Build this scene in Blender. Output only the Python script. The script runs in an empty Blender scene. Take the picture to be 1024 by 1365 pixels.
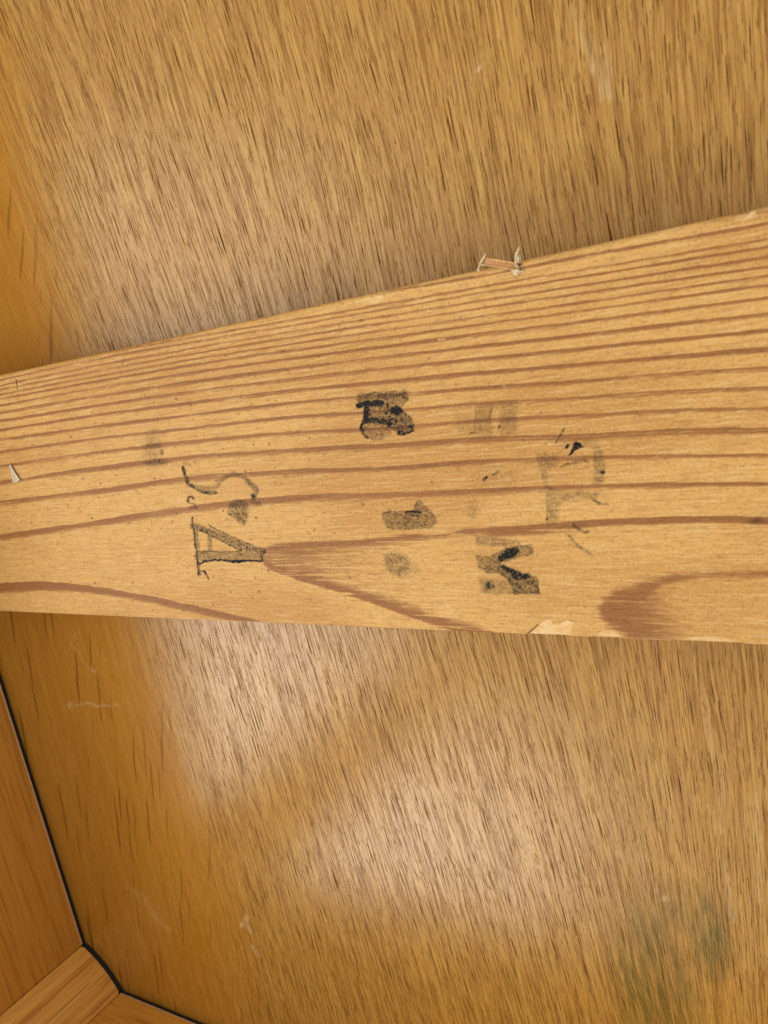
import bpy, bmesh, math, random
import numpy as np
from mathutils import Matrix, Vector

random.seed(7); np.random.seed(7)
C = bpy.context.scene.collection
sc = bpy.context.scene

# ------------------------------------------------------------------ camera
# A table stands upside down: z = 0 is the underside of the top, x runs along the rail, +z points up.
RW = np.array([[0.8276083485419694, 0.038544149800285046, 0.5599810442682922],
               [-0.19235680809442715, 0.956704771206334, 0.2184372658928862],
               [-0.5273170581380405, -0.2884966711544675, 0.7991910853665932]])
CAMZ = 0.20526825190505938
RAILZ = 0.02
cam_d = bpy.data.cameras.new('camera'); cam = bpy.data.objects.new('camera', cam_d); C.objects.link(cam)
M = Matrix(RW.tolist()).to_4x4(); M.translation = (0, 0, CAMZ); cam.matrix_world = M
cam_d.sensor_fit = 'VERTICAL'; cam_d.sensor_height = 10.0; cam_d.lens = 10.0 * 1155 / 1365
cam_d.clip_start = 0.01; cam_d.clip_end = 50
cam_d.dof.use_dof = True; cam_d.dof.focus_distance = 0.27; cam_d.dof.aperture_fstop = 10.0
sc.camera = cam
sc.view_settings.view_transform = 'Standard'; sc.view_settings.look = 'None'
sc.view_settings.gamma = 1.0; sc.view_settings.exposure = 0.06

# ------------------------------------------------------------------ light: dim room, daylight from windows beyond the apron corner
w = bpy.data.worlds.new('World'); sc.world = w; w.use_nodes = True
bg = w.node_tree.nodes['Background']
bg.inputs[0].default_value = (1.0, 0.955, 0.85, 1); bg.inputs[1].default_value = 1.04

def window(name, az, el, dist, sx, sy, power, col):
    l = bpy.data.lights.new(name, 'AREA'); l.shape = 'RECTANGLE'; l.size = sx; l.size_y = sy
    l.energy = power; l.color = col
    o = bpy.data.objects.new(name, l); C.objects.link(o)
    tgt = Vector((-0.18, -0.1, 0))
    a, e = math.radians(az), math.radians(el)
    o.location = tgt + dist * Vector((math.cos(e) * math.cos(a), math.cos(e) * math.sin(a), math.sin(e)))
    o.rotation_euler = (tgt - o.location).to_track_quat('-Z', 'Y').to_euler()
    return o
window('window_light', -140, 42, 1.25, 0.86, 0.38, 6.6, (1.0, 0.955, 0.88))
window('side_window_light', 172, 46, 1.2, 0.6, 0.6, 3.4, (1.0, 0.91, 0.80))

# ------------------------------------------------------------------ measuring helpers
F0, CX, CY = 1155.0, 512.0, 682.5
def trace(px, py, z=RAILZ):
    """point of the plane at height z that was measured at px, py"""
    v = RW @ np.array([px - CX, -(py - CY), -F0]); t = (CAMZ - z) / -v[2]
    return v[0] * t, v[1] * t
def seen(x, y, z=RAILZ):
    """the inverse of trace for arrays"""
    c = (RW.T @ np.stack([x.ravel(), y.ravel(), np.full(x.size, z - CAMZ)]))
    return (CX + F0 * c[0] / -c[2]).reshape(x.shape), (CY - F0 * c[1] / -c[2]).reshape(x.shape)

def vnoise(x, y, seed, octaves=1):
    """smooth value noise 0..1, x and y in cells"""
    out = 0; amp = 1; tot = 0
    for o in range(octaves):
        rs = np.random.RandomState(seed + 31 * o); g = rs.rand(256, 256)
        X, Y = x * 2 ** o + 1000.5, y * 2 ** o + 1000.5
        xi, yi = np.floor(X).astype(int), np.floor(Y).astype(int)
        fx, fy = X - xi, Y - yi
        fx = fx * fx * (3 - 2 * fx); fy = fy * fy * (3 - 2 * fy)
        a, b = g[xi % 256, yi % 256], g[(xi + 1) % 256, yi % 256]
        c, d = g[xi % 256, (yi + 1) % 256], g[(xi + 1) % 256, (yi + 1) % 256]
        out = out + amp * ((a * (1 - fx) + b * fx) * (1 - fy) + (c * (1 - fx) + d * fx) * fy)
        tot += amp; amp *= 0.55
    return out / tot
def sstep(e0, e1, v):
    t = np.clip((v - e0) / (e1 - e0), 0, 1); return t * t * (3 - 2 * t)

# ------------------------------------------------------------------ node helpers
class NT:
    def __init__(s, name):
        s.m = bpy.data.materials.new(name); s.m.use_nodes = True; s.t = s.m.node_tree; s.n = s.t.nodes
        s.n.clear(); s.out = s.n.new('ShaderNodeOutputMaterial')
        s.p = s.n.new('ShaderNodeBsdfPrincipled'); s.t.links.new(s.p.outputs[0], s.out.inputs[0])
    def L(s, a, b):
        if isinstance(a, (int, float)): b.default_value = a
        elif isinstance(a, tuple): b.default_value = a if len(a) == len(b.default_value) else a + (1,)
        else: s.t.links.new(a, b)
    def math(s, op, a, b=0.0, c=None, clamp=False):
        n = s.n.new('ShaderNodeMath'); n.operation = op; n.use_clamp = clamp
        s.L(a, n.inputs[0]); s.L(b, n.inputs[1])
        if c is not None: s.L(c, n.inputs[2])
        return n.outputs[0]
    def attr(s, name, out='Fac'):
        n = s.n.new('ShaderNodeAttribute'); n.attribute_name = name; return n.outputs[out]
    def comb(s, x, y, z=0.0):
        n = s.n.new('ShaderNodeCombineXYZ'); s.L(x, n.inputs[0]); s.L(y, n.inputs[1]); s.L(z, n.inputs[2]); return n.outputs[0]
    def sep(s, v):
        n = s.n.new('ShaderNodeSeparateXYZ'); s.L(v, n.inputs[0]); return n.outputs
    def obj(s):
        return s.n.new('ShaderNodeTexCoord').outputs['Object']
    def vmul(s, v, x, y, z=1.0, off=(0, 0, 0)):
        n = s.n.new('ShaderNodeMapping'); s.L(v, n.inputs[0]); n.inputs['Scale'].default_value = (x, y, z); n.inputs['Location'].default_value = off
        return n.outputs[0]
    def noise(s, v, detail=2.0, rough=0.5, scale=1.0, dist=0.0):
        n = s.n.new('ShaderNodeTexNoise'); s.L(v, n.inputs['Vector']); n.inputs['Scale'].default_value = scale
        n.inputs['Detail'].default_value = detail; n.inputs['Roughness'].default_value = rough; n.inputs['Distortion'].default_value = dist
        return n.outputs[0]
    def vor(s, v, rnd=1.0):
        n = s.n.new('ShaderNodeTexVoronoi'); s.L(v, n.inputs['Vector']); n.inputs['Scale'].default_value = 1.0
        n.inputs['Randomness'].default_value = rnd; n.voronoi_dimensions = '2D'
        return n.outputs['Distance'], n.outputs['Color']
    def rmp(s, v, a, b, lo=0.0, hi=1.0):
        n = s.n.new('ShaderNodeMapRange'); n.interpolation_type = 'SMOOTHSTEP'
        s.L(v, n.inputs[0]); s.L(a, n.inputs[1]); s.L(b, n.inputs[2]); s.L(lo, n.inputs[3]); s.L(hi, n.inputs[4]); return n.outputs[0]
    def mix(s, f, a, b, mode='MIX'):
        n = s.n.new('ShaderNodeMix'); n.data_type = 'RGBA'; n.blend_type = mode
        s.L(f, n.inputs[0]); s.L(a, n.inputs[6]); s.L(b, n.inputs[7]); return n.outputs[2]
    def bump(s, h, dist, strength=1.0, prev=None):
        n = s.n.new('ShaderNodeBump'); n.inputs['Strength'].default_value = strength; n.inputs['Distance'].default_value = dist
        s.L(h, n.inputs['Height'])
        if prev is not None: s.L(prev, n.inputs['Normal'])
        return n.outputs[0]
    def fin(s, col, rough, normal=None, spec=0.5, **kw):
        s.L(col, s.p.inputs['Base Color']); s.L(rough, s.p.inputs['Roughness'])
        s.L(spec, s.p.inputs['Specular IOR Level'])
        if normal is not None: s.L(normal, s.p.inputs['Normal'])
        for k, v in kw.items(): s.L(v, s.p.inputs[k.replace('_', ' ')])
        return s.m
def srgb(r, g, b):
    f = lambda c: (c / 255 / 12.92) if c / 255 <= 0.04045 else ((c / 255 + 0.055) / 1.055) ** 2.4
    return (f(r), f(g), f(b), 1.0)

def wood(r, g, b, k=0.62):
    c = srgb(r, g, b); return (c[0] * k, c[1] * k, c[2] * k, 1.0)

# ------------------------------------------------------------------ materials
def oak_top():
    s = NT('varnished_oak_veneer')
    u, v = s.attr('grain_u'), s.attr('grain_v')
    smooth = s.attr('smooth_band'); stain = s.attr('stain'); haze = s.attr('rub')
    V = s.comb(u, v)
    # gentle waviness of the fibres
    wob = s.noise(s.vmul(V, 90, 18), 2, 0.5)
    u2 = s.math('ADD', u, s.math('MULTIPLY', s.math('SUBTRACT', wob, 0.5), 0.0030))
    W = s.comb(u2, v)
    broad = s.noise(s.vmul(W, 42, 5), 3, 0.55)
    band = s.noise(s.vmul(W, 240, 9, 1, (3, 1, 0)), 3, 0.6)
    streak = s.noise(s.vmul(W, 1250, 30, 1, (9, 2, 0)), 1, 0.5)
    streak2 = s.noise(s.vmul(W, 2000, 52, 1, (2, 12, 0)), 1, 0.5)
    fine = s.noise(s.vmul(W, 2500, 130, 1, (1, 7, 0)), 2, 0.6)
    speck = s.noise(s.vmul(W, 2400, 700, 1, (4, 4, 0)), 1, 0.5)
    col = s.mix(s.rmp(band, 0.38, 0.62), wood(214, 159, 68, .60), wood(204, 146, 56, .58))
    col = s.mix(s.rmp(broad, 0.40, 0.62, 0, 0.4), col, wood(196, 140, 58, .58))
    rough_part = s.math('SUBTRACT', 1.0, s.math('MULTIPLY', smooth, 0.72))
    st = s.rmp(streak, 0.51, 0.66)
    col = s.mix(s.math('MULTIPLY', s.math('MULTIPLY', st, 0.46), rough_part), col, wood(140, 90, 38))
    st2 = s.rmp(streak2, 0.52, 0.64)
    col = s.mix(s.math('MULTIPLY', s.math('MULTIPLY', st2, 0.46), rough_part), col, wood(132, 84, 34))
    col = s.mix(s.rmp(streak, 0.46, 0.34, 0, 0.36), col, wood(224, 180, 90, .66))
    col = s.mix(s.rmp(fine, 0.54, 0.66, 0, 0.34), col, wood(120, 74, 28))
    col = s.mix(s.rmp(fine, 0.46, 0.33, 0, 0.40), col, wood(230, 186, 98, .67))
    rag = s.math('MULTIPLY', s.math('SUBTRACT', speck, 0.5), 0.18)
    # open pores: three sizes
    def pores(su, sv, off, a0, a1, soft):
        d, c = s.vor(s.vmul(W, su, sv, 1, off)); t = s.math('MULTIPLY_ADD', s.sep(c)[0], a1, a0)
        return s.rmp(s.math('ADD', d, rag), t, s.math('SUBTRACT', t, soft))
    p1 = s.math('MULTIPLY', pores(1150, 46, (0, 0, 0), -0.08, 0.34, 0.10), s.rmp(streak, 0.38, 0.54, 0.35, 1.0))
    p2 = pores(1600, 90, (5, 3, 0), -0.08, 0.36, 0.12)
    p3 = pores(1900, 240, (7, 9, 0), -0.12, 0.40, 0.16)
    pr = s.math('MAXIMUM', p1, s.math('MAXIMUM', s.math('MULTIPLY', p2, 0.85), s.math('MULTIPLY', p3, 0.6)))
    pores_ = s.math('MULTIPLY', pr, rough_part)
    col = s.mix(s.math('MULTIPLY', pores_, 0.78), col, wood(74, 38, 12))
    # medullary flecks of the smoother leaf
    fw = s.noise(s.vmul(s.comb(s.attr('fleck_u'), s.attr('fleck_v')), 80, 26), 2, 0.5)
    F2 = s.comb(s.math('ADD', s.attr('fleck_u'), s.math('MULTIPLY', s.math('SUBTRACT', fw, 0.5), 0.005)), s.attr('fleck_v'))
    def flecks(su, sv, off, a0, a1, soft):
        d, c = s.vor(s.vmul(F2, su, sv, 1, off)); t = s.math('MULTIPLY_ADD', s.sep(c)[0], a1, a0)
        return s.rmp(d, t, s.math('SUBTRACT', t, soft))
    f = s.math('MAXIMUM', flecks(165, 8.5, (0, 0, 0), 0.035, 0.15, 0.06), s.math('MAXIMUM', s.math('MULTIPLY', flecks(210, 12, (2, 8, 0), -0.01, 0.21, 0.07), 0.8), s.math('MULTIPLY', flecks(330, 32, (4, 1, 0), -0.10, 0.26, 0.10), 0.6)))
    fl = s.math('MULTIPLY', f, smooth)
    col = s.mix(s.math('MULTIPLY', smooth, 0.42), col, wood(204, 128, 12, .62))
    col = s.mix(s.math('MULTIPLY', fl, 0.54), col, wood(100, 50, 6))
    # stain and rubbed pale marks
    sn = s.noise(s.vmul(W, 400, 60, 1, (6, 6, 0)), 3, 0.6)
    col = s.mix(s.math('MULTIPLY', stain, s.rmp(s.math('ADD', sn, s.math('MULTIPLY', s.math('SUBTRACT', fine, 0.5), 0.5)), 0.40, 0.58, 0.25, 0.85)), col, wood(98, 90, 24))
    col = s.mix(s.math('MULTIPLY', haze, s.rmp(fine, 0.35, 0.6, 0.9, 0.35)), col, wood(224, 196, 150, 0.8))
    h = s.math('SUBTRACT', s.math('MULTIPLY', fine, 0.35), s.math('ADD', s.math('MULTIPLY', pores_, 0.9), s.math('MULTIPLY', s.math('MULTIPLY', st, 0.5), rough_part)))
    nb = s.bump(h, 0.00006, 0.7)
    ro = s.math('MULTIPLY_ADD', smooth, -0.03, s.math('MULTIPLY_ADD', fine, 0.14, 0.19))
    ro = s.math('ADD', ro, s.math('MULTIPLY', pores_, 0.3))
    sp = s.math('MULTIPLY', 0.50, s.math('SUBTRACT', 1.0, s.math('MAXIMUM', pores_, s.math('MULTIPLY', s.math('MAXIMUM', st, st2), 0.45))))
    return s.fin(col, ro, nb, sp)

def pine_rail():
    s = NT('aged_pine')
    P = s.obj(); ring = s.attr('ring'); ink = s.attr('ink'); pale = s.attr('pale'); dirt = s.attr('dirt'); torn = s.attr('torn')
    fib = s.noise(s.vmul(P, 90, 1500, 1500), 3, 0.6)
    fib2 = s.noise(s.vmul(P, 420, 1500, 1500, (4, 4, 1)), 2, 0.6)
    grit = s.noise(s.vmul(P, 1500, 1700, 1700), 2, 0.6)
    blot = s.noise(s.vmul(P, 300, 600, 600, (1, 2, 3)), 2, 0.6)
    cloud = s.noise(s.vmul(P, 12, 38, 38), 3, 0.5)
    col = s.mix(s.rmp(cloud, 0.38, 0.62), wood(226, 176, 103, .74), wood(210, 156, 84, .72))
    col = s.mix(s.rmp(blot, 0.48, 0.68, 0, 0.40), col, wood(188, 142, 86, .74))
    col = s.mix(s.rmp(fib, 0.51, 0.68, 0, 0.30), col, wood(172, 120, 62))
    col = s.mix(s.rmp(fib, 0.47, 0.34, 0, 0.42), col, wood(236, 202, 144, .74))
    col = s.mix(s.rmp(fib2, 0.54, 0.70, 0, 0.24), col, wood(164, 112, 58))
    col = s.mix(s.rmp(grit, 0.54, 0.70, 0, 0.36), col, wood(148, 98, 50))
    col = s.mix(s.rmp(grit, 0.45, 0.30, 0, 0.36), col, wood(240, 210, 156, .74))
    rt = s.math('ADD', s.math('MULTIPLY', s.math('SUBTRACT', fib2, 0.5), 0.9), s.math('MULTIPLY', s.math('SUBTRACT', fib, 0.5), 0.6))
    rn = s.rmp(s.math('ADD', ring, rt), 0.05, 0.92)
    rc = s.mix(s.rmp(fib2, 0.4, 0.6), wood(148, 92, 46), wood(174, 112, 60))
    rc = s.mix(s.rmp(grit, 0.52, 0.68, 0, 0.4), rc, wood(128, 74, 34))
    col = s.mix(s.math('MULTIPLY', s.math('MULTIPLY', rn, 0.92), s.rmp(ring, 0.0, 0.12)), col, rc)
    # specks of dirt of uneven size
    def specks(sc2, thr, lo, k):
        dv, dc = s.vor(s.vmul(P, sc2 * .8, sc2, sc2)); c = s.sep(dc)
        t = s.math('MULTIPLY_ADD', c[0], thr, 0.04)
        m = s.math('MULTIPLY', s.rmp(s.math('ADD', dv, s.math('MULTIPLY', s.math('SUBTRACT', grit, 0.5), 0.3)), t, s.math('SUBTRACT', t, 0.08)), s.rmp(c[1], lo, lo + 0.04))
        return s.math('MULTIPLY', s.math('MULTIPLY', m, c[2]), s.math('MULTIPLY', dirt, k))
    col = s.mix(s.math('MAXIMUM', specks(420, 0.20, 0.72, 0.7), specks(250, 0.14, 0.86, 0.75), clamp=True), col, wood(104, 66, 34))
    col = s.mix(pale, col, s.mix(s.rmp(fib2, 0.4, 0.6), wood(226, 182, 122, .8), wood(240, 206, 154, .78)))
    col = s.mix(s.math('MULTIPLY', torn, 0.85), col, wood(88, 44, 16))
    ik = s.math('MULTIPLY', s.math('MULTIPLY', ink, 1.22), s.rmp(grit, 0.34, 0.56, 0.70, 1.1), clamp=True)
    col = s.mix(ik, col, (0.008, 0.010, 0.011, 1))
    h = s.math('ADD', s.math('MULTIPLY', fib, 0.6), s.math('ADD', s.math('MULTIPLY', grit, 0.35), s.math('MULTIPLY', ring, 0.35)))
    nb = s.bump(h, 0.00012, 1.0)
    return s.fin(col, s.math('MULTIPLY_ADD', grit, 0.15, 0.44), nb, s.math('MULTIPLY_ADD', ik, -0.16, 0.22))

def oak_solid(name, axis, base, dark, light, k=1.0):
    """solid oak, fibres along the given axis (0 x, 1 y, 2 z)"""
    s = NT(name); P = s.obj()
    def v(ac, al, off=(0, 0, 0)):
        q = [ac, ac, ac]; q[axis] = al; return s.vmul(P, *q, off)
    band = s.noise(v(200, 5), 3, 0.6); st = s.noise(v(560, 16, (3, 1, 2)), 2, 0.6); fine = s.noise(v(1100, 50, (1, 5, 3)), 2, 0.6)
    col = s.mix(s.rmp(band, 0.3, 0.7), base, light)
    col = s.mix(s.rmp(st, 0.52, 0.64, 0, 0.60 * k), col, dark)
    col = s.mix(s.rmp(fine, 0.52, 0.64, 0, 0.42 * k), col, dark)
    col = s.mix(s.rmp(fine, 0.42, 0.25, 0, 0.22), col, light)
    nb = s.bump(s.math('ADD', st, fine), 0.00010, 0.5)
    return s.fin(col, s.math('MULTIPLY_ADD', fine, 0.15, 0.36), nb, 0.5)

M_top = oak_top(); M_rail = pine_rail()
M_apron_y = oak_solid('varnished_oak_apron', 1, wood(210, 142, 44, .68), wood(150, 88, 18, .68), wood(220, 152, 60, .66), 0.65)
M_apron_x = oak_solid('varnished_oak_figured_apron', 0, wood(214, 140, 42, .74), wood(146, 80, 16, .74), wood(236, 166, 64, .74), 0.7)
M_leg = oak_solid('varnished_oak_leg', 2, wood(224, 148, 52, .74), wood(156, 90, 24, .74), wood(240, 176, 84, .74), 0.8)
def plain(name, col, rough, metal=0.0, var=0.3, sc_=1500.0):
    s = NT(name); n = s.noise(s.vmul(s.obj(), sc_, sc_, sc_), 3, 0.6)
    dk = (col[0] * (1 - var), col[1] * (1 - var), col[2] * (1 - var), 1)
    return s.fin(s.mix(s.rmp(n, 0.3, 0.7), dk, col), rough, s.bump(n, 0.0001, 0.4), 0.5, Metallic=metal)
M_black = plain('black_gap_shade', (0.010, 0.008, 0.007, 1), 0.95)  # near-black colour for the shade in the gap below aprons and leg
M_arris = plain('pale_edge_highlight', srgb(190, 150, 110), 0.5)  # pale colour painted in for the light caught on the arris
M_copper = plain('copper_wire', srgb(172, 124, 74), 0.45, 0.3, 0.35)
M_copper_pale = plain('pale_torn_rim', srgb(214, 164, 104), 0.5)
M_fibre = plain('torn_white_fibre', srgb(212, 192, 160), 0.8)
M_steel = plain('bright_staple_tip', srgb(222, 208, 182), 0.55, 0.1, 0.65, 2200)

# ------------------------------------------------------------------ mesh helpers
def link(name, me, mat, parent=None, smooth=True):
    o = bpy.data.objects.new(name, me); C.objects.link(o)
    if mat: me.materials.append(mat)
    if smooth:
        me.polygons.foreach_set('use_smooth', [True] * len(me.polygons))
    o.parent = parent; return o
def from_bm(name, bm, mat, parent=None, smooth=False):
    me = bpy.data.meshes.new(name); bmesh.ops.recalc_face_normals(bm, faces=bm.faces); bm.to_mesh(me); bm.free()
    return link(name, me, mat, parent, smooth)
def prism(pts, z0, z1, bevel=0.0):
    bm = bmesh.new()
    a = [bm.verts.new((x, y, z0)) for x, y in pts]; b = [bm.verts.new((x, y, z1)) for x, y in pts]
    n = len(pts); bm.faces.new(a); bm.faces.new(b)
    for i in range(n): bm.faces.new((a[i], a[(i + 1) % n], b[(i + 1) % n], b[i]))
    if bevel:
        bmesh.ops.bevel(bm, geom=list(bm.edges), offset=bevel, segments=2, profile=0.5, affect='EDGES')
    return bm
def grid_mesh(name, xs, ys, zf, attrs, skirt_z):
    """closed slab: a fine top sheet with its height zf and attributes, sides and underside down to skirt_z"""
    X, Y = np.meshgrid(xs, ys); nx, ny = len(xs), len(ys)
    co = np.stack([X.ravel(), Y.ravel(), zf.ravel()], 1)
    i = (np.arange(ny - 1)[:, None] * nx + np.arange(nx - 1)[None, :]).ravel()
    quads = np.stack([i, i + 1, i + nx + 1, i + nx], 1)
    loop = np.concatenate([np.arange(nx), np.arange(1, ny) * nx + nx - 1, (ny - 1) * nx + np.arange(nx - 2, -1, -1), np.arange(ny - 2, 0, -1) * nx])
    base = len(co); low = co[loop].copy(); low[:, 2] = skirt_z
    co = np.concatenate([co, low]); k = len(loop); j = np.arange(k); j2 = (j + 1) % k
    side = np.stack([loop[j], base + j, base + j2, loop[j2]], 1)
    quads = np.concatenate([quads, side])
    cb = base + np.array([0, nx - 1, nx - 1 + ny - 1, nx - 1 + ny - 1 + nx - 1])
    me = bpy.data.meshes.new(name)
    nq = len(quads)
    me.vertices.add(len(co)); me.vertices.foreach_set('co', co.astype(np.float32).ravel())
    me.loops.add(nq * 4 + k); me.polygons.add(nq + 1)
    me.loops.foreach_set('vertex_index', np.concatenate([quads.ravel(), base + j[::-1]]).astype(np.int32))
    me.polygons.foreach_set('loop_start', np.concatenate([np.arange(nq) * 4, [nq * 4]]).astype(np.int32))
    me.update(calc_edges=True); me.validate()
    for an, arr in attrs.items():
        at = me.attributes.new(an, 'FLOAT', 'POINT')
        full = np.concatenate([arr.ravel(), arr.ravel()[loop]]).astype(np.float32)
        at.data.foreach_set('value', full)
    sharp = me.attributes.new('sharp_face', 'BOOLEAN', 'FACE')
    fl = np.zeros(nq + 1, bool); fl[-1] = True; sharp.data.foreach_set('value', fl)
    return me

# ------------------------------------------------------------------ the table
table = bpy.data.objects.new('wooden_table', None); C.objects.link(table)
table['label'] = 'oak veneered wooden table seen from its underside with ink stamped pine rail across it'
table['category'] = 'table'

# --- table top: veneer whose fibre direction drifts across the sheet
def build_top():
    xs = np.concatenate([np.arange(-0.50, -0.39, 0.004), np.arange(-0.39, -0.17, 0.0008), np.arange(-0.17, 0.02, 0.0015), np.arange(0.02, 0.321, 0.02)])
    ys = np.concatenate([np.arange(-0.42, -0.30, 0.004), np.arange(-0.30, 0.16, 0.0009), np.arange(0.16, 0.321, 0.02)])
    X, Y = np.meshgrid(xs, ys)
    gx = [-0.5, -0.38, -0.31, -0.27, -0.25, -0.225, -0.20, -0.17, -0.15, -0.10, -0.065, -0.04, 0.0, 0.1, 0.3]
    g_hi = [0, -0.04, -0.10, -0.15, -0.17, -0.16, -0.13, -0.10, -0.07, -0.05, 0.0, 0.06, 0.05, 0.0, 0.0]
    g_lo = [0.1, 0.06, 0.03, 0.0, -0.03, -0.07, -0.09, -0.10, -0.10, -0.09, 0.0, 0.04, 0.05, 0.0, 0.0]
    xa = np.linspace(-0.6, 0.4, 500); ker = np.ones(13) / 13
    hi, lo = [np.convolve(np.pad(np.interp(xa, gx, g), 6, 'edge'), ker, 'valid') for g in (g_hi, g_lo)]
    x0 = X.copy()
    for _ in range(30): x0 = 0.5 * x0 + 0.5 * (X - np.where(Y > -0.04, np.interp(x0, xa, hi), np.interp(x0, xa, lo)) * (Y + 0.04))
    gu = x0 + 0.0035 * (vnoise(X * 22, Y * 9, 5, 2) - 0.5)
    gv = Y + 0.15 * X
    # smooth leaf on the left, with its own fleck direction
    edge = -0.268 + 0.006 * np.sin(Y * 22) + 0.012 * (vnoise(X * 30, Y * 14, 9, 2) - 0.5)
    sm = sstep(edge + 0.020, edge - 0.022, X)
    lean = np.interp(X, [-0.40, -0.30, -0.25], [0.20, 0.32, 0.42])
    fu = X - lean * (Y + 0.1)
    fv = Y + 0.1 * X
    px, py = seen(X, Y, 0.0)
    # green grey stain and pale rubbed spots
    st = np.zeros_like(X)
    n = vnoise(X * 120, Y * 60, 21, 3)
    def blob(cx, cy, rx, ry, soft=0.5, rot=0.0):
        dx, dy = px - cx, py - cy; c, s_ = math.cos(rot), math.sin(rot)
        a, b = (dx * c + dy * s_) / rx, (-dx * s_ + dy * c) / ry
        return sstep(1 + soft, 1 - soft, np.sqrt(a * a + b * b) + 0.7 * (n - 0.5))
    st = np.maximum(st, 0.75 * blob(868, 1300, 50, 95, 0.5, -0.15))
    st = np.maximum(st, 0.85 * blob(945, 1245, 30, 55, 0.4, -0.1))
    st = np.maximum(st, 0.45 * blob(890, 1215, 65, 35, 0.6))
    rub = np.zeros_like(X)
    def line(ax, ay, bx, by, wd, d):
        t = np.clip(((px - ax) * (bx - ax) + (py - ay) * (by - ay)) / ((bx - ax) ** 2 + (by - ay) ** 2), 0, 1)
        r = np.hypot(px - ax - t * (bx - ax), py - ay - t * (by - ay)) + 1.5 * (n - 0.5)
        return d * (0.55 + 0.8 * vnoise(X * 500, Y * 500, 33, 2)) * sstep(wd, wd * 0.2, r)
    for q in [(91, 940, 96, 937, 3, .6), (92, 944, 96, 941, 2, .5), (100, 941, 116, 937, 1.8, .6), (116, 937, 130, 941, 1.8, .6), (130, 941, 158, 940, 1.8, .65), (92, 934, 96, 944, 2.5, .3),
              (94, 862, 97, 850, 1.6, .3), (97, 850, 104, 842, 1.6, .25), (99, 862, 110, 879, 1.6, .3), (110, 879, 125, 900, 1.5, .25),
              (121, 891, 126, 896, 3, .5), (328, 1222, 322, 1234, 4, .8), (330, 1224, 326, 1232, 4, .7), (327, 1232, 335, 1242, 5, .6), (336, 1262, 343, 1272, 4, .55), (343, 1268, 346, 1274, 3, .4),
              (185, 1192, 200, 1208, 8, .16), (204, 1216, 214, 1230, 6, .25), (214, 1230, 226, 1240, 3, .25), (170, 1182, 182, 1190, 5, .15), (770, 30, 790, 80, 8, .45), (790, 80, 812, 130, 9, .55), (806, 60, 812, 130, 5, .35), (755, 0, 790, 70, 5, .3),
              (637, 90, 640, 95, 3.5, .9), (671, 8, 672, 38, 2.5, .5), (841, 22, 842, 27, 3, .9), (1008, 1060, 1012, 1200, 6, .3), (725, 278, 726, 290, 2, .7), (884, 270, 890, 300, 5, .4), (442, 112, 443, 120, 1.6, .7),
              (935, 930, 960, 1040, 4, .35), (958, 1030, 965, 1110, 5, .4), (240, 980, 247, 982, 3, .6), (228, 925, 240, 975, 12, .14), (240, 975, 270, 1060, 14, .20), (884, 1195, 886, 1198, 4, .8), (968, 1150, 975, 1230, 4, .35)]:
        rub = np.maximum(rub, line(*q))
    return grid_mesh('tabletop', xs, ys, np.zeros_like(X), dict(grain_u=gu, grain_v=gv, smooth_band=sm, fleck_u=fu, fleck_v=fv, stain=st, rub=rub), -0.022)
link('tabletop', build_top(), M_top, table)

# --- aprons, leg and black strips added as the shade in the gap under them
LX, LY, BX, BY = -0.3728, -0.2711, -0.3534, -0.2926
GAP = 0.0027; HA = 0.108
from_bm('apron', prism([(LX - 0.02, LY + 0.0004), (LX, LY + 0.0004), (LX, 0.30), (LX - 0.02, 0.30)], GAP, HA, 0.0006), M_apron_y, table)
from_bm('apron', prism([(BX + 0.0004, BY - 0.02), (0.30, BY - 0.02), (0.30, BY), (BX + 0.0004, BY)], GAP, HA, 0.0006), M_apron_x, table)
arc = []
for i in range(25):
    t = i / 24; k = 4 * t * (1 - t)
    x = LX + (BX - LX) * t; y = LY + (BY - LY) * t
    nx_, ny_ = 0.74, 0.67
    arc.append((x + nx_ * 0.0025 * k, y + ny_ * 0.0025 * k))
leg_pts = arc + [(BX, BY - 0.021), (BX - 0.014, BY - 0.034), (LX - 0.035, BY - 0.034), (LX - 0.035, LY - 0.012), (LX - 0.021, LY)]
def leg_bm():
    bm = prism(leg_pts, GAP, 0.62)
    es = [e for e in bm.edges if abs(e.verts[0].co.z - e.verts[1].co.z) < 1e-6]
    bmesh.ops.bevel(bm, geom=es, offset=0.0006, segments=2, affect='EDGES')
    return bm
leg = from_bm('leg', leg_bm(), M_leg, table)
from_bm('edge_highlight', prism([(LX - 0.004, LY + 0.001), (LX + 0.0002, LY + 0.001), (LX + 0.0002, 0.2995), (LX - 0.004, 0.2995)], GAP - 0.0003, GAP + 0.0005, 0.0001), M_arris, table)  # thin pale strips added as the highlight along the apron bottoms
from_bm('edge_highlight', prism([(BX + 0.001, BY - 0.004), (0.2995, BY - 0.004), (0.2995, BY + 0.0002), (BX + 0.001, BY + 0.0002)], GAP - 0.0003, GAP + 0.0005, 0.0001), M_arris, table)
def shrink(pts, d):
    cx = sum(p[0] for p in pts) / len(pts); cy = sum(p[1] for p in pts) / len(pts)
    return [(x + (cx - x) * d, y + (cy - y) * d) for x, y in pts]
from_bm('gap_shade_strip', prism([(LX - 0.018, LY), (LX - 0.0012, LY), (LX - 0.0012, 0.30), (LX - 0.018, 0.30)], 0.0002, GAP - 0.0001), M_black, table)
from_bm('gap_shade_strip', prism([(BX, BY - 0.018), (0.30, BY - 0.018), (0.30, BY - 0.0012), (BX, BY - 0.0012)], 0.0002, GAP - 0.0001), M_black, table)
from_bm('gap_shade_pad', prism(shrink(leg_pts, 0.06), 0.0002, GAP - 0.0001), M_black, table)

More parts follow.
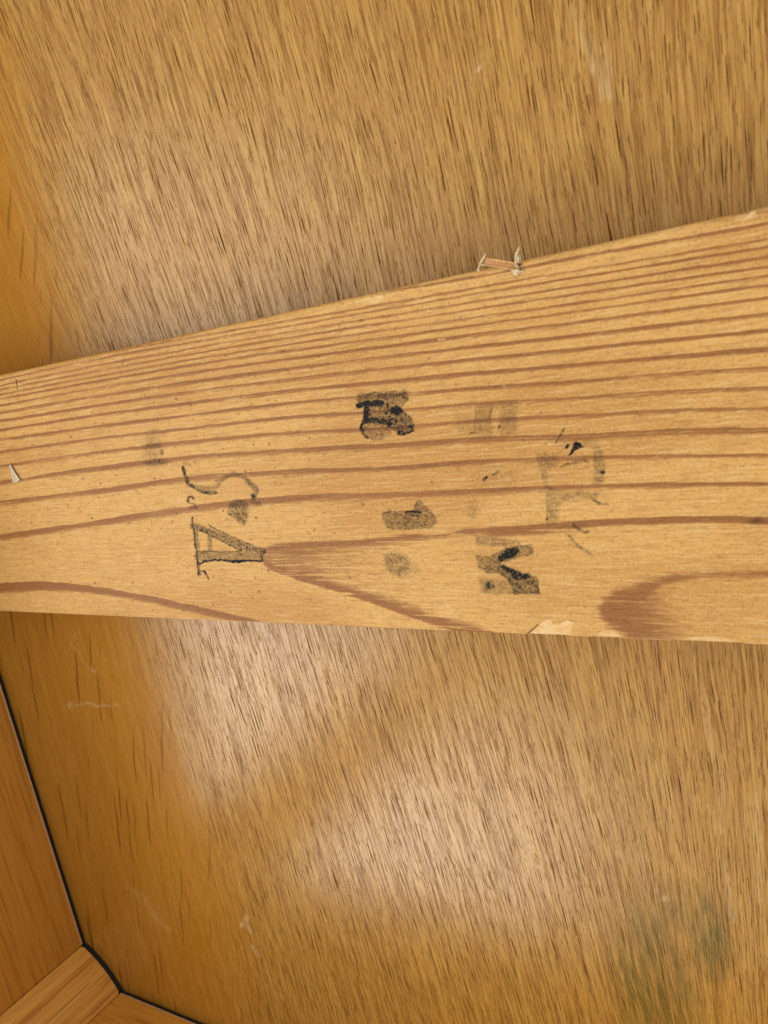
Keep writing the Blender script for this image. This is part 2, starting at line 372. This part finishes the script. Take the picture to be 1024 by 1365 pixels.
# --- the pine rail: traced growth rings, ink stamps and chips are fields on its face
XR = [0, 130, 260, 390, 520, 650, 780, 910, 1024]
RINGS = [  # heights of each growth ring at the stations above, half-width in mm at the left and right end, strength
    ([None, None, None, None, None, None, 313, 291, 281.7], .20, .30, .55),
    ([None, None, None, None, 388, 366.2, 340.6, 317.6, 297.8], .2, .36, .75),
    ([None, 472, 448.8, 426.4, 404.0, 380.6, 358.6, 337.8, 318.4], .26, .25, .62),
    ([506.5, 478.4, 455.0, 433.6, 411.0, 388.8, 367.6, 347.2, 328.6], .24, .27, .68),
    ([513.4, 486.8, 463.2, 441.6, 420.5, 399.5, 379.8, 359.3, 342.5], .24, .27, .66),
    ([519.3, 494.0, 470.6, 449.2, 429.4, 409.6, 390.2, 371.0, 355.7], .26, .26, .66),
    ([525.7, 501.2, 478.0, 458.3, 439.2, 420.5, 402.6, 383.2, 368.2], .26, .25, .62),
    ([531.3, 508.0, 485.6, 466.6, 449.6, 431.0, 413.6, 395.2, 380.6], .30, .28, .66),
    ([540.4, 516.5, 495.8, 477.7, 461.0, 444.2, 428.2, 411.4, 397.5], .34, .36, .80),
    ([550.3, 527.8, 508.4, 490.6, 475.2, 460.0, 446.0, 431.0, 418.7], .40, .46, .88),
    ([560.9, 540.4, 521.4, 505.0, 491.0, 477.2, 464.6, 451.2, 440.0], .40, .42, .85),
    ([573.0, 553.2, 535.8, 520.2, 508.4, 496.0, 485.2, 474.4, 465.4], .46, .48, .92),
    ([585.8, 568.8, 552.4, 536.2, 527.2, 516.0, 507.8, 497.2, 491.7], .50, .42, .88),
    ([602.3, 584.5, 570.2, 555.0, 548.4, 537.0, 529.8, 521.0, 517.9], .46, .40, .80),
    ([621.4, 602.5, 588.2, 576.3, 571.0, 559.8, 553.0, 546.4, 545.0], .60, .38, .78),
    ([643.4, 624.2, 608.6, 600.2, 593.8, 584.8, 581.2, 574.6, 573.0], .78, .52, .88),
    ([670.5, 655.0, 636.0, 628.2, 624.3, 614.0, 610.2, 607.2, 607.2], .95, .38, .85),
    ([716.0, 697.5, 676.8, 663.6, 660.5, 653.8, 648.6, 644.8, 645.3], 1.25, .48, .88),
]
def seg(px, py, a, b):
    ax, ay = a; bx, by = b; L2 = (bx - ax) ** 2 + (by - ay) ** 2
    t = np.clip(((px - ax) * (bx - ax) + (py - ay) * (by - ay)) / L2, 0, 1)
    return np.hypot(px - ax - t * (bx - ax), py - ay - t * (by - ay))
def sdf(px, py, poly):
    d = np.full(px.shape, 1e9); ins = np.zeros(px.shape, bool); n = len(poly)
    for i in range(n):
        a, b = poly[i], poly[(i + 1) % n]
        d = np.minimum(d, seg(px, py, a, b))
        if a[1] != b[1]:
            c = (a[1] > py) != (b[1] > py)
            ins ^= c & (px < (b[0] - a[0]) * (py - a[1]) / (b[1] - a[1]) + a[0])
    return np.where(ins, -d, d)

def build_rail():
    xs = np.concatenate([np.arange(-0.3726, -0.335, 0.002), np.arange(-0.335, -0.022, 0.00021), np.arange(-0.022, 0.30, 0.004)])
    y0, y1 = -0.0845, 0.0055
    r = 0.0012
    ys = np.concatenate([y0 + np.array([0, .0001, .00025]), np.arange(y0 + 0.0005, y1 - 0.0013, 0.00021), y1 - np.array([.0011, .0008, .0005, .00025, .00008, 0])])
    X, Y = np.meshgrid(xs, ys); PX, PY = seen(X, Y)
    Z = np.full_like(X, RAILZ)
    # rounded arrises
    for e, rr in ((y1, r), (y0, 0.0005)):
        d = np.clip(rr - np.abs(Y - e), 0, rr); Z -= rr - np.sqrt(np.maximum(rr * rr - d * d, 0))
    # ---- growth rings
    ring = np.zeros_like(X)
    wob = 1.2 * (vnoise(X * 45, Y * 220, 3, 3) - 0.5)
    scale = np.interp(PX, [0, 1024], [3.5, 6.5])
    rag = vnoise(X * 260, Y * 3200, 4, 2) - 0.5
    stk = vnoise(X * 55, Y * 2600, 17, 2)
    for k, (ysx, w0, w1, st) in enumerate(RINGS):
        st = min(1.0, st * (1.32 if k < 11 else 1.08))
        pts = [(a, b) for a, b in zip(XR, ysx) if b is not None]
        a = np.array(pts)
        # smooth interpolation of the traced heights
        xq = np.linspace(-60, 1090, 400)
        yq = np.interp(xq, a[:, 0], a[:, 1])
        sl0 = (a[1, 1] - a[0, 1]) / (a[1, 0] - a[0, 0]); sl1 = (a[-1, 1] - a[-2, 1]) / (a[-1, 0] - a[-2, 0])
        yq = np.where(xq < a[0, 0], a[0, 1] + (xq - a[0, 0]) * sl0, yq); yq = np.where(xq > a[-1, 0], a[-1, 1] + (xq - a[-1, 0]) * sl1, yq)
        yp = np.pad(yq, 18, mode='reflect', reflect_type='odd'); yq = np.convolve(yp, np.ones(37) / 37, 'valid')
        d = PY - np.interp(PX, xq, yq)
        wd = 0.80 * np.interp(PX, [0, 1024], [w0, w1]) * scale * (0.65 + 0.8 * vnoise(X * 60, Y * 0 + k * 3.3, 40 + k, 2))
        d = d + wob * (0.6 + 0.4 * wd / 2) + rag * 1.2
        prof = sstep(-wd - 1.3, -wd + 0.8, d) * sstep(wd * 2.3 + 1.8, wd * 0.0, d)
        # broken, split stretches
        split = sstep(0.62, 0.72, vnoise(X * 28, Y * 0 + k * 7.7, 90 + k)) * (1 if k >= 8 else 0.3)
        prof = prof * (1 - 0.55 * split * sstep(0.9, 0.2, np.abs(d - 0.6)))
        fade = 1.0
        if ysx[0] is None: fade = sstep(a[0, 0] - 60, a[0, 0] + 60, PX)
        ring = np.maximum(ring, prof * st * fade * (0.62 + 0.6 * vnoise(X * 40, Y * 300, 60 + k, 2)))
    # faint secondary line between strong rings
    # ---- the two cathedral tongues and the low line
    def curve(pts, wpx, st, up=1.0, dn=1.6):
        a = np.array(pts, float); xq = np.linspace(a[0, 0], a[-1, 0], 300); yq = np.interp(xq, a[:, 0], a[:, 1])
        yp = np.pad(yq, 10, mode='reflect', reflect_type='odd'); yq = np.convolve(yp, np.ones(21) / 21, 'valid')
        d = PY - np.interp(PX, xq, yq) + wob + rag * 2.0
        wd = np.interp(PX, a[:, 0], wpx)
        m = sstep(-wd * up - 1.5, -wd * up + 1, d) * sstep(wd * dn + 2, wd * 0.3, d)
        return m * st * sstep(a[0, 0], a[0, 0] + 70, PX) * (PX < a[-1, 0] + 80)
    light = 1 - 0.8 * sstep(0.62, 0.74, stk)
    ring = np.maximum(ring, curve([(-80, 786), (0, 784), (35, 781), (65, 781), (100, 783), (130, 786.5), (195, 797), (260, 812), (300, 821), (345, 830), (420, 850)], [7, 6.5, 6, 5, 4.5, 4, 4, 4.5, 4, 3, 2], .95))
    # first tongue: body darker at its tip, streaked towards the right
    T1 = [(348, 742), (352, 731), (366, 725), (390, 722.5), (440, 720), (480, 719), (530, 714), (600, 706), (680, 701), (760, 695), (760, 704), (700, 711), (640, 719), (600, 724),
          (560, 731), (540, 742), (560, 766), (600, 800), (640, 832), (668, 846), (620, 846), (600, 840), (565, 829), (520, 813), (480, 800), (430, 783), (395, 773), (365, 762), (352, 754)]
    s1 = sdf(PX + rag * 6, PY + wob * 1.5, T1)
    body = sstep(2.2, -2.5, s1)
    inner = np.interp(PX, [350, 400, 450, 520, 600], [.90, .85, .55, .28, 0.06])
    # depth from the outer (upper / lower) outline
    up = np.interp(PX, [340, 355, 400, 480, 530, 600, 700, 780], [745, 728, 722, 719, 714, 706, 700, 694])
    lo = np.interp(PX, [340, 355, 395, 430, 480, 520, 565, 600, 640, 680], [745, 757, 773, 783, 800, 813, 829, 840, 850, 860])
    bandu = sstep(np.interp(PX, [350, 480, 600, 800], [26, 20, 15, 10]), 3, (PY - up) + rag * 5)
    bandl = sstep(np.interp(PX, [350, 480, 600, 700], [30, 26, 26, 20]), 4, (lo - PY) + rag * 7)
    t1 = body * np.maximum(np.maximum(bandu, bandl * (PX < 680)) * 0.92, inner * (0.7 + 0.6 * (vnoise(X * 60, Y * 900, 77, 2) - 0.3)))
    t1 *= light
    ring = np.maximum(ring, t1)
    ring = np.maximum(ring, curve([(600, 713), (660, 708), (700, 706.5), (740, 704), (764, 701), (800, 697), (829, 695.5), (894, 692.5), (960, 692), (1024, 694), (1100, 697)], [6, 6, 6, 6, 6, 5, 4.5, 4.2, 4.2, 4.5, 4.5], .95) * (1 - 0.5 * sstep(0.62, 0.72, vnoise(X * 20, Y * 1200, 23)) * (PY > np.interp(PX, [660, 1024], [708, 694]))))
    # second tongue
    out2 = [(1110, 755), (1024, 757), (950, 757), (900, 760), (860, 770), (835, 777), (818, 780), (806, 790), (796, 802), (790, 812), (796, 826), (810, 840), (835, 856), (870, 880), (1110, 900)]
    s2 = sdf(PX + rag * 6, PY + wob, out2)
    dep = -s2
    wdt = np.interp(PX, [780, 840, 880, 930, 1024], [62, 52, 18, 13, 14])
    t2 = sstep(-4, 13, dep + rag * 6) * np.maximum(sstep(wdt * 1.5, wdt * 0.55, (PY - np.interp(PX, [780, 818, 835, 860, 900, 950, 1100], [800, 779, 776, 769, 760, 756.5, 755])) ) * (PX > 830),
                                          sstep(945, 815, PX + rag * 14 - 0.45 * (PY - 800)))
    t2 *= (1 - 0.3 * sstep(0.66, 0.78, stk)) * (0.8 + 0.2 * sstep(0, 16, dep))
    ring = np.maximum(ring, 0.95 * t2)
    # ---- ink
    ink = np.zeros_like(X)
    n1 = vnoise(X * 1500, Y * 1500, 101, 2); n2 = vnoise(X * 520, Y * 700, 102, 2); n4 = vnoise(X * 1150, Y * 1250, 103, 2)
    wx = PX + 2.6 * (vnoise(X * 800, Y * 800, 104, 2) - 0.5); wy = PY + 2.6 * (vnoise(X * 800, Y * 800, 105, 2) - 0.5)
    def put(mask, dens, mot):
        nonlocal ink
        mot = mot * 0.68
        wormy = 1 - sstep(0.0, 0.10, np.abs(n1 - 0.5)) * 0.85
        tex = (1 - mot) + mot * np.clip(0.35 + 0.5 * wormy * sstep(0.30, 0.62, n4) + 0.75 * sstep(0.48, 0.66, n4) * (0.5 + n2), 0, 1.3)
        ink = np.maximum(ink, np.clip(mask * dens * tex, 0, 1))
    def poly(p, dens, soft=1.2, mot=0.8, rim=0.0):
        s_ = sdf(wx, wy, p); put(sstep(soft, -soft, s_), dens, mot)
        if rim: put(sstep(1.8, 0.3, np.abs(s_ + 1)) * sstep(0.35, 0.6, n2), rim, 0.3)
    def stroke(p, wd, dens, mot=0.6, soft=1.2):
        d = np.full(X.shape, 1e9)
        for a, b in zip(p[:-1], p[1:]): d = np.minimum(d, seg(wx, wy, a, b))
        put(sstep(wd / 2 + soft * .9, wd / 2 - soft * .7, d), dens, mot)
    def ell(cx, cy, rx, ry, dens, soft=0.35, mot=0.8):
        q = np.hypot((wx - cx) / rx, (wy - cy) / ry); put(sstep(1 + soft, 1 - soft, q), dens, mot)
    # heavy blotted letter
    poly([(477, 525), (505, 522), (543, 521), (545, 532), (535, 542), (520, 539), (497, 535), (484, 541), (476, 540)], .62, 2, .75)
    ell(537, 566, 16, 11, .66, .18, .9)
    poly([(484, 538), (515, 536), (536, 546), (548, 556), (554, 566), (550, 575), (540, 579), (530, 577), (518, 570), (505, 560), (487, 562)], .72, 1.2, .7)
    poly([(482, 566), (490, 561), (508, 561), (520, 570), (522, 578), (512, 584), (500, 586), (488, 583), (482, 575)], .46, 2.5, .7)
    stroke([(478, 541), (490, 538), (508, 537)], 7.5, 1, .15, 2); stroke([(489, 536), (488, 550), (487, 560)], 7, 1, .15, 2); stroke([(508, 540), (524, 545)], 6, .7, .7, 2.5)
    stroke([(486, 562), (500, 560), (520, 564)], 8, .95, .3, 2.2); ell(528, 547, 8.5, 6.5, 1, .15, .05)
    stroke([(484, 562), (481, 572)], 3.5, 1, .1); stroke([(482, 572), (485, 579), (490, 584)], 3.5, .8, .5, 1.8); stroke([(490, 584), (500, 586), (508, 585)], 3, .45, .8, 2)
    stroke([(531, 578), (541, 578), (551, 573)], 3, .95, .3); stroke([(516, 566), (528, 566), (540, 570)], 3, .8, .6)
    ink *= 1 - 0.45 * sstep(1.25, .6, np.hypot((wx - 503) / 9, (wy - 549) / 6.5)); ink *= 1 - 0.35 * sstep(1.2, .6, np.hypot((wx - 502) / 13, (wy - 573) / 6))
    # figure one
    poly([(509, 681), (540, 681), (552, 682), (552, 672), (558, 666), (565, 672), (575, 682), (583, 691), (583, 697), (577, 703), (560, 706), (530, 706), (517, 705), (511, 694)], .50, 1.0, .72, .5)
    stroke([(541, 682), (552, 682.5), (562, 683)], 2.4, 1, .15); stroke([(548, 687), (560, 687)], 2.6, .8, .3)
    poly([(513, 738), (530, 736), (543, 741), (548, 757), (546, 767), (532, 770), (520, 763), (513, 755)], .42, 4.5, .8)
    ell(552, 758, 9, 8, .2, .5, .9)
    # letter M lying on its side
    poly([(634, 715), (660, 716), (694, 723), (690, 728), (634, 728)], .38, 2.5, .7)
    poly([(634, 740), (660, 741), (668, 755), (664, 764), (650, 764), (637, 757)], .50, 1.6, .7)
    poly([(655, 739), (668, 733), (687, 727), (709, 725), (712, 738.5), (690, 744), (667, 751), (656, 756)], .48, 1.0, .55, .3)
    stroke([(668, 744), (676, 739), (688, 734)], 11, .9, .35, 3); ell(680, 737, 11, 7, .95, .35, .25); ell(671, 742, 7, 4, .9, .4, .2)
    poly([(667, 751), (688, 760), (709, 767), (717, 769), (721, 792), (685, 792), (682, 782), (676, 772), (660, 764), (656, 756)], .60, 1.0, .5, .45)
    stroke([(672, 757), (684, 763), (694, 768), (704, 768)], 8, .92, .3, 2.2); ell(690, 769, 9, 5, .9, .4, .3)
    poly([(638, 770), (661, 771), (690, 777), (690, 792), (661, 792), (641, 791)], .32, 2.5, .7)
    ell(652, 781, 9, 7, .72, .5, .55); ell(698, 785, 14, 7, .6, .4, .7); stroke([(700, 775), (716, 781), (719, 791)], 2.5, .8, .5)
    # S and 4 lying on their side
    stroke([(244.5, 622), (246, 633)], 4, .85, .4); stroke([(246, 618), (254, 620)], 4, .3)
    stroke([(248, 636), (251, 645), (258, 650), (270, 655), (287, 657)], 5, .72, .6); stroke([(256, 648), (285, 651), (292, 647)], 5, .4, .6)
    stroke([(290, 646), (300, 637), (312, 631), (326, 636)], 6, .38, .6); stroke([(330, 641), (340, 650), (342, 656), (338, 663)], 7, .50, .7); stroke([(336, 660), (339, 663)], 4, .8, .3)
    stroke([(335, 668), (346, 672)], 5, .4, .6)
    stroke([(250.5, 668), (251, 663), (256, 662), (258, 665)], 2.4, .8, .3); stroke([(250, 669), (260, 673), (264, 678), (254, 677)], 2.2, .55, .4)
    poly([(306, 670), (316, 664), (330, 670), (332, 682), (330, 692), (326, 702), (315, 694), (303, 686)], .52, 2.5, .75)
    stroke([(256, 690), (259, 712), (262, 735), (265, 765)], 2.2, .85, .4); stroke([(259, 700), (264, 735)], 7, .42, .6)
    stroke([(258, 701), (272, 706), (285, 712), (310, 722), (330, 731), (350, 735)], 9, .55, .6)
    stroke([(262, 706), (276, 710), (290, 718), (322, 734)], 2.2, .75, .5); stroke([(278, 700), (300, 712), (325, 723), (348, 732)], 2, .6, .6)
    stroke([(265, 741), (300, 742), (346, 740)], 12, .44, .6); stroke([(264, 735), (300, 736), (320, 735)], 2, .75, .4)
    stroke([(266, 752), (272, 748), (284, 746), (310, 748), (330, 747.5), (350, 748)], 2.6, .95, .2); stroke([(309, 748.5), (326, 748)], 3.6, 1, .1)
    stroke([(280, 714), (280, 735)], 6, .44, .6); stroke([(264, 750), (266, 766)], 4, .6, .5); stroke([(265, 761), (273, 762), (278, 771)], 2.4, .85, .4)
    stroke([(348, 735), (350, 748)], 2.6, .7, .5)
    # faint smudges and worn stamps
    ell(203, 598, 12, 22, .26, .6, .8); ell(207, 616, 16, 6, .45, .5, .7); ell(205, 594, 13, 4, .40, .5, .7); ell(216, 603, 3, 4, .5, .4, .3)
    poly([(634, 540), (655, 538), (655, 582), (634, 580)], .26, 3, .6); poly([(668, 538), (689, 536), (689, 578), (667, 580)], .30, 3, .6); poly([(604, 545), (634, 560), (634, 582), (612, 580)], .15, 4, .6)
    poly([(650, 538), (692, 536), (692, 545), (652, 547)], .18, 3, .6)
    stroke([(655, 543), (653, 552), (652, 558)], 2, .7, .5, 1.6); stroke([(668, 563), (665, 571)], 2.2, .7, .5, 1.6); stroke([(654, 556), (655, 581)], 2, .3, .7, 2); stroke([(668, 540), (668, 562)], 2, .25, .7, 2); stroke([(634, 547), (633, 575)], 2, .5, .6); stroke([(626, 577), (634, 576)], 2, .7, .5)
    stroke([(672, 565), (684, 564)], 3, .4)
    stroke([(645.5, 640), (649, 636)], 3.4, .8, .3); stroke([(657, 633), (665, 629)], 4, .55, .5); poly([(625, 622), (690, 622), (688, 650), (630, 650)], .08, 4, .6); ell(630, 680, 7, 14, .16, .5, .7)
    stroke([(752, 571), (746, 583), (741, 591)], 2, .7, .5); poly([(764, 590), (768, 588), (774, 590), (779, 596), (773, 597), (767, 601), (761, 607), (757, 608), (763, 598)], 1, .8, .05); stroke([(755, 597), (758, 593)], 3, .9, .2)
    poly([(714, 604), (745, 605), (745, 620), (730, 626), (730, 645), (745, 655), (728, 660), (718, 620)], .30, 3.5, .75); ell(732, 619, 12, 6, .35, .5, .8)
    stroke([(748, 622), (757, 618), (770, 616), (780, 613), (784, 616)], 3, .5, .6, 2); stroke([(748, 590), (790, 590), (800, 606)], 10, .18, .6, 3)
    stroke([(798, 606), (800, 625), (796, 640)], 13, .32, .7, 3); ell(803, 630, 4, 3, .7, .4, .4); stroke([(797, 641), (804, 641)], 2.4, .6)
    poly([(727, 655), (760, 655), (800, 656), (796, 667), (748, 668), (745, 690), (742, 700), (730, 700)], .32, 3.5, .75)
    stroke([(729, 659), (729, 700)], 2, .35, .7); ell(729.5, 692, 2, 1.6, 1, .4, .1); stroke([(790, 667), (800, 670)], 2, .7, .4); stroke([(796, 672), (809, 672)], 1.8, .5, .4)
    stroke([(765, 700), (772, 706)], 4, .55, .6, 2); stroke([(774, 707), (781, 711), (784, 708)], 3, .5, .6, 1.8); stroke([(758, 713), (768, 727), (778, 732), (790, 741)], 4, .46, .75, 2)
    ell(1008, 695, 14, 4, .40, .5, .6)
    # ---- pale scuffs and torn chips on the lower arris
    pale = np.zeros_like(X); torn = np.zeros_like(X)
    chips = [[(703, 860), (704, 846), (712, 838), (722, 828), (733, 826), (738, 832), (746, 831), (754, 826), (764, 830), (761, 843), (757, 862)],
             [(782, 860), (792, 846), (802, 842), (816, 841), (826, 848), (832, 862)], [(890, 866), (898, 853), (920, 849), (950, 848), (975, 852), (1000, 860), (1002, 870)]]
    for c_, dd in zip(chips, (1.0, .8, .75)):
        s_ = sdf(PX + rag * 3, PY + wob, c_); m = sstep(0.8, -0.8, s_)
        pale = np.maximum(pale, m * dd * 0.9); Z -= 0.00035 * sstep(1.0, -1.5, s_)
    def pl(a, b, wd, d):
        nonlocal pale
        pale = np.maximum(pale, d * sstep(wd / 2 + .8, wd / 2 - 1, seg(wx, wy, a, b)) * (0.5 + 0.5 * sstep(.35, .6, n2)))
    pl((486, 402), (508, 398), 9, .65); pl((494, 399), (505, 397), 5, .9)
    pl((990, 296), (1004, 282), 3.5, .8); pl((985, 290), (1000, 290), 9, .35); pl((1000, 288), (1007, 283), 3, .9)
    pl((182, 742), (183, 746), 8, .35); pl((585, 453), (592, 453), 2.2, .95); pl((868, 339), (905, 326), 1.6, .5); pl((800, 355), (866, 338), 1.6, .3)
    for a in [(403, 612), (979, 472), (745, 498), (912, 528), (48, 652), (671, 514), (672, 516)]: pl(a, (a[0] + 1, a[1] + 4 * ((a[0] * 7) % 3 - 1) * .5 + 1), 2, .85)
    rs = np.random.RandomState(12)
    for _ in range(70):  # torn light fibres along the grain
        a = (rs.uniform(480, 1020), 0); yb = np.interp(a[0], [0, 1024], [520, 330]); a = (a[0], rs.uniform(yb, 840)); ln = rs.uniform(4, 22)
        pl(a, (a[0] + ln, a[1] - ln * 0.06), 1.0, rs.uniform(.15, .5))
    torn = np.maximum(torn, sstep(1.6, .5, seg(wx, wy, (22, 506), (23, 520)))); torn = np.maximum(torn, sstep(1.3, .4, seg(PX, PY, (703, 845), (717, 833))))
    torn = np.maximum(torn, .5 * sstep(1.3, .4, seg(PX, PY, (165, 478), (163, 487)))); torn = np.maximum(torn, .6 * sstep(1.1, .3, seg(PX, PY, (665, 831), (672, 831.5))))
    wear = sstep(.0006, .0001, np.abs(Y - y0)) * sstep(.42, .62, vnoise(X * 70, Y * 0, 55, 3)); pale = np.maximum(pale, wear * .6)
    ring = np.maximum(ring, 0.45 * sstep(.0007, .0002, y1 - Y) * vnoise(X * 80, Y * 0, 56, 3))
    dirt = np.interp(PX, [0, 350, 700, 1024], [1, 1, .45, .25]) * (0.5 + 0.9 * vnoise(X * 25, Y * 40, 8, 2))
    return grid_mesh('cross_rail', xs, ys, Z, dict(ring=ring, ink=ink, pale=pale, torn=torn, dirt=dirt), 0.0001)
rail = link('cross_rail', build_rail(), M_rail, table)
rail['label'] = 'pale pine rail with dark growth rings, black stamped letters and chipped lower edge'

# ------------------------------------------------------------------ small loose things caught on the rail
def P3(px, py, z): x, y = trace(px, py, z); return Vector((x, y, z))
def ribbon_tube(pts, rads, sides=7, flat=1.0):
    bm = bmesh.new(); rings = []
    for i, p in enumerate(pts):
        t = (pts[min(i + 1, len(pts) - 1)] - pts[max(i - 1, 0)]).normalized()
        a = t.cross(Vector((0, 0, 1)));
        if a.length < 1e-4: a = t.cross(Vector((1, 0, 0)))
        a.normalize(); b = a.cross(t).normalized()
        rings.append([bm.verts.new(p + rads[i] * (math.cos(2 * math.pi * j / sides) * a + flat * math.sin(2 * math.pi * j / sides) * b)) for j in range(sides)])
    for r0, r1 in zip(rings[:-1], rings[1:]):
        for j in range(sides): bm.faces.new((r0[j], r0[(j + 1) % sides], r1[(j + 1) % sides], r1[j]))
    bm.faces.new(rings[0]); bm.faces.new(rings[-1]); return bm
def smooth_path(pts, n=5):
    out = []
    for i in range(len(pts) - 1):
        p0, p1, p2, p3 = pts[max(i - 1, 0)], pts[i], pts[i + 1], pts[min(i + 2, len(pts) - 1)]
        for k in range(n):
            t = k / n
            out.append(0.5 * ((2 * p1) + (p2 - p0) * t + (2 * p0 - 5 * p1 + 4 * p2 - p3) * t * t + (3 * p1 - p0 - 3 * p2 + p3) * t ** 3))
    out.append(pts[-1]); return out

staple = bpy.data.objects.new('staple', None); C.objects.link(staple)
staple['label'] = 'copper coloured staple with torn pale fibres, lying on the upper edge of the pine rail'; staple['category'] = 'staple'
zt = RAILZ
# the crown: a flat band with raised bright rims
def crown():
    bm = bmesh.new()
    a0, a1 = P3(645.5, 345, zt + .0009), P3(644, 352.5, zt + .0006); b0, b1 = P3(690, 351.5, zt + .0010), P3(686, 359, zt + .0005)
    n = 14; rows = []
    for i in range(n + 1):
        t = i / n; p, q = a0.lerp(b0, t), a1.lerp(b1, t); bow = Vector((0, 0, 0.0004 * 4 * t * (1 - t)))
        row = []
        for u, h in ((0, 0), (0.0, .00022), (.14, .00026), (.2, .0001), (.5, .00005), (.8, .0001), (.86, .00026), (1.0, .00022), (1.0, 0)):
            row.append(bm.verts.new(p.lerp(q, u) + bow + Vector((0, 0, h))))
        rows.append(row)
    for r0, r1 in zip(rows[:-1], rows[1:]):
        for j in range(8): bm.faces.new((r0[j], r0[j + 1], r1[j + 1], r1[j]))
        bm.faces.new((r0[8], r0[0], r1[0], r1[8]))
    bm.faces.new(rows[0]); bm.faces.new(rows[-1]); return bm
from_bm('crown', crown(), M_copper, staple)
def strand(name, pts, r, parent, mat=M_fibre, flat=0.7):
    pp = smooth_path([P3(*q) for q in pts]); n = len(pp)
    rr = [r * (0.25 + 0.75 * math.sin(math.pi * (0.12 + 0.82 * i / (n - 1)))) * random.uniform(.8, 1.2) for i in range(n)]
    return from_bm(name, ribbon_tube(pp, rr, 6, flat), mat, parent, True)
strand('fibre', [(647.5, 338, zt + .0026), (645, 343, zt + .002), (641, 350, zt + .0012), (637.5, 358, zt + .0003)], .00028, staple)
strand('fibre', [(638, 350, zt + .0006), (642, 353, zt + .0009), (647, 354, zt + .0007)], .00014, staple)
strand('fibre', [(636, 358, zt + .0003), (638, 361, zt + .0003), (638.5, 357, zt + .0003)], .00022, staple)
strand('fibre', [(692, 329, zt + .003), (690, 336, zt + .0024), (687.5, 342, zt + .0018), (688, 350, zt + .0012), (692, 358, zt + .0005)], .00028, staple)
strand('fibre', [(687, 336, zt + .002), (691, 342, zt + .0016), (695, 347, zt + .001)], .00020, staple)
strand('fibre', [(690, 340, zt + .0018), (691, 346, zt + .0014), (690, 350, zt + .001)], .00032, staple)
strand('fibre', [(692, 338, zt + .0018), (694, 343, zt + .0013), (693, 350, zt + .0008)], .00012, staple)
strand('fibre', [(684, 352, zt + .0012), (688, 354, zt + .0011), (690, 359, zt + .0006)], .00016, staple)
def flake(name, poly2, zbase, peak, mat, parent, seed):
    """a small crumpled chip: outline points with own heights, a raised middle and a thickness"""
    rs = random.Random(seed); bm = bmesh.new()
    top = [bm.verts.new(P3(x, y, zbase + h + 0.00012)) for x, y, h in poly2]
    bot = [bm.verts.new(P3(x, y, zbase + h)) for x, y, h in poly2]
    cx = sum(p[0] for p in poly2) / len(poly2); cy = sum(p[1] for p in poly2) / len(poly2)
    ct = bm.verts.new(P3(cx, cy, zbase + peak)); cb = bm.verts.new(P3(cx, cy, zbase + peak - .00015)); n = len(top)
    for i in range(n):
        j = (i + 1) % n; bm.faces.new((top[i], top[j], ct)); bm.faces.new((bot[j], bot[i], cb)); bm.faces.new((top[i], bot[i], bot[j], top[j]))
    bmesh.ops.subdivide_edges(bm, edges=list(bm.edges), cuts=2, use_grid_fill=True)
    for v in bm.verts: v.co += Vector((rs.uniform(-1, 1), rs.uniform(-1, 1), rs.uniform(-1, 1))) * 0.00010
    return from_bm(name, bm, mat, parent)
strand('crown_rim', [(644.5, 344.5, zt + .0011), (660, 346.5, zt + .0014), (675, 349, zt + .0015), (689, 351, zt + .0012)], .00022, staple, M_copper_pale)
strand('crown_rim', [(643.5, 352.5, zt + .0008), (658, 354.5, zt + .0011), (672, 357, zt + .0011), (686, 359.5, zt + .0007)], .00022, staple, M_copper_pale)
flake('wood_flake', [(681, 359, .0002), (687, 358, .0006), (693, 360, .0003), (699, 361.5, .0001), (693, 364, .0001), (689, 368, .0001), (685, 365, .0002)], zt, .0008, M_fibre, staple, 3)
flake('dark_clot', [(688, 353, .0001), (692, 352, .0001), (694, 351, .0001), (694.5, 353, .0001), (690, 356, .0001)], zt, .0004, plain('rust', srgb(96, 62, 40), 0.7), staple, 5)

tip = flake('broken_staple_tip', [(12.5, 619.5, .0003), (14.5, 619.5, .0004), (18.5, 628, .0006), (22.5, 634, .0006), (26.5, 639.5, .0004), (22, 642.5, .0002), (17, 643, .0001), (15.5, 633, .0001)], zt, .0009, M_steel, None, 9)
tip['label'] = 'tiny bright broken staple tip sticking up from the left end of the pine rail'; tip['category'] = 'staple tip'
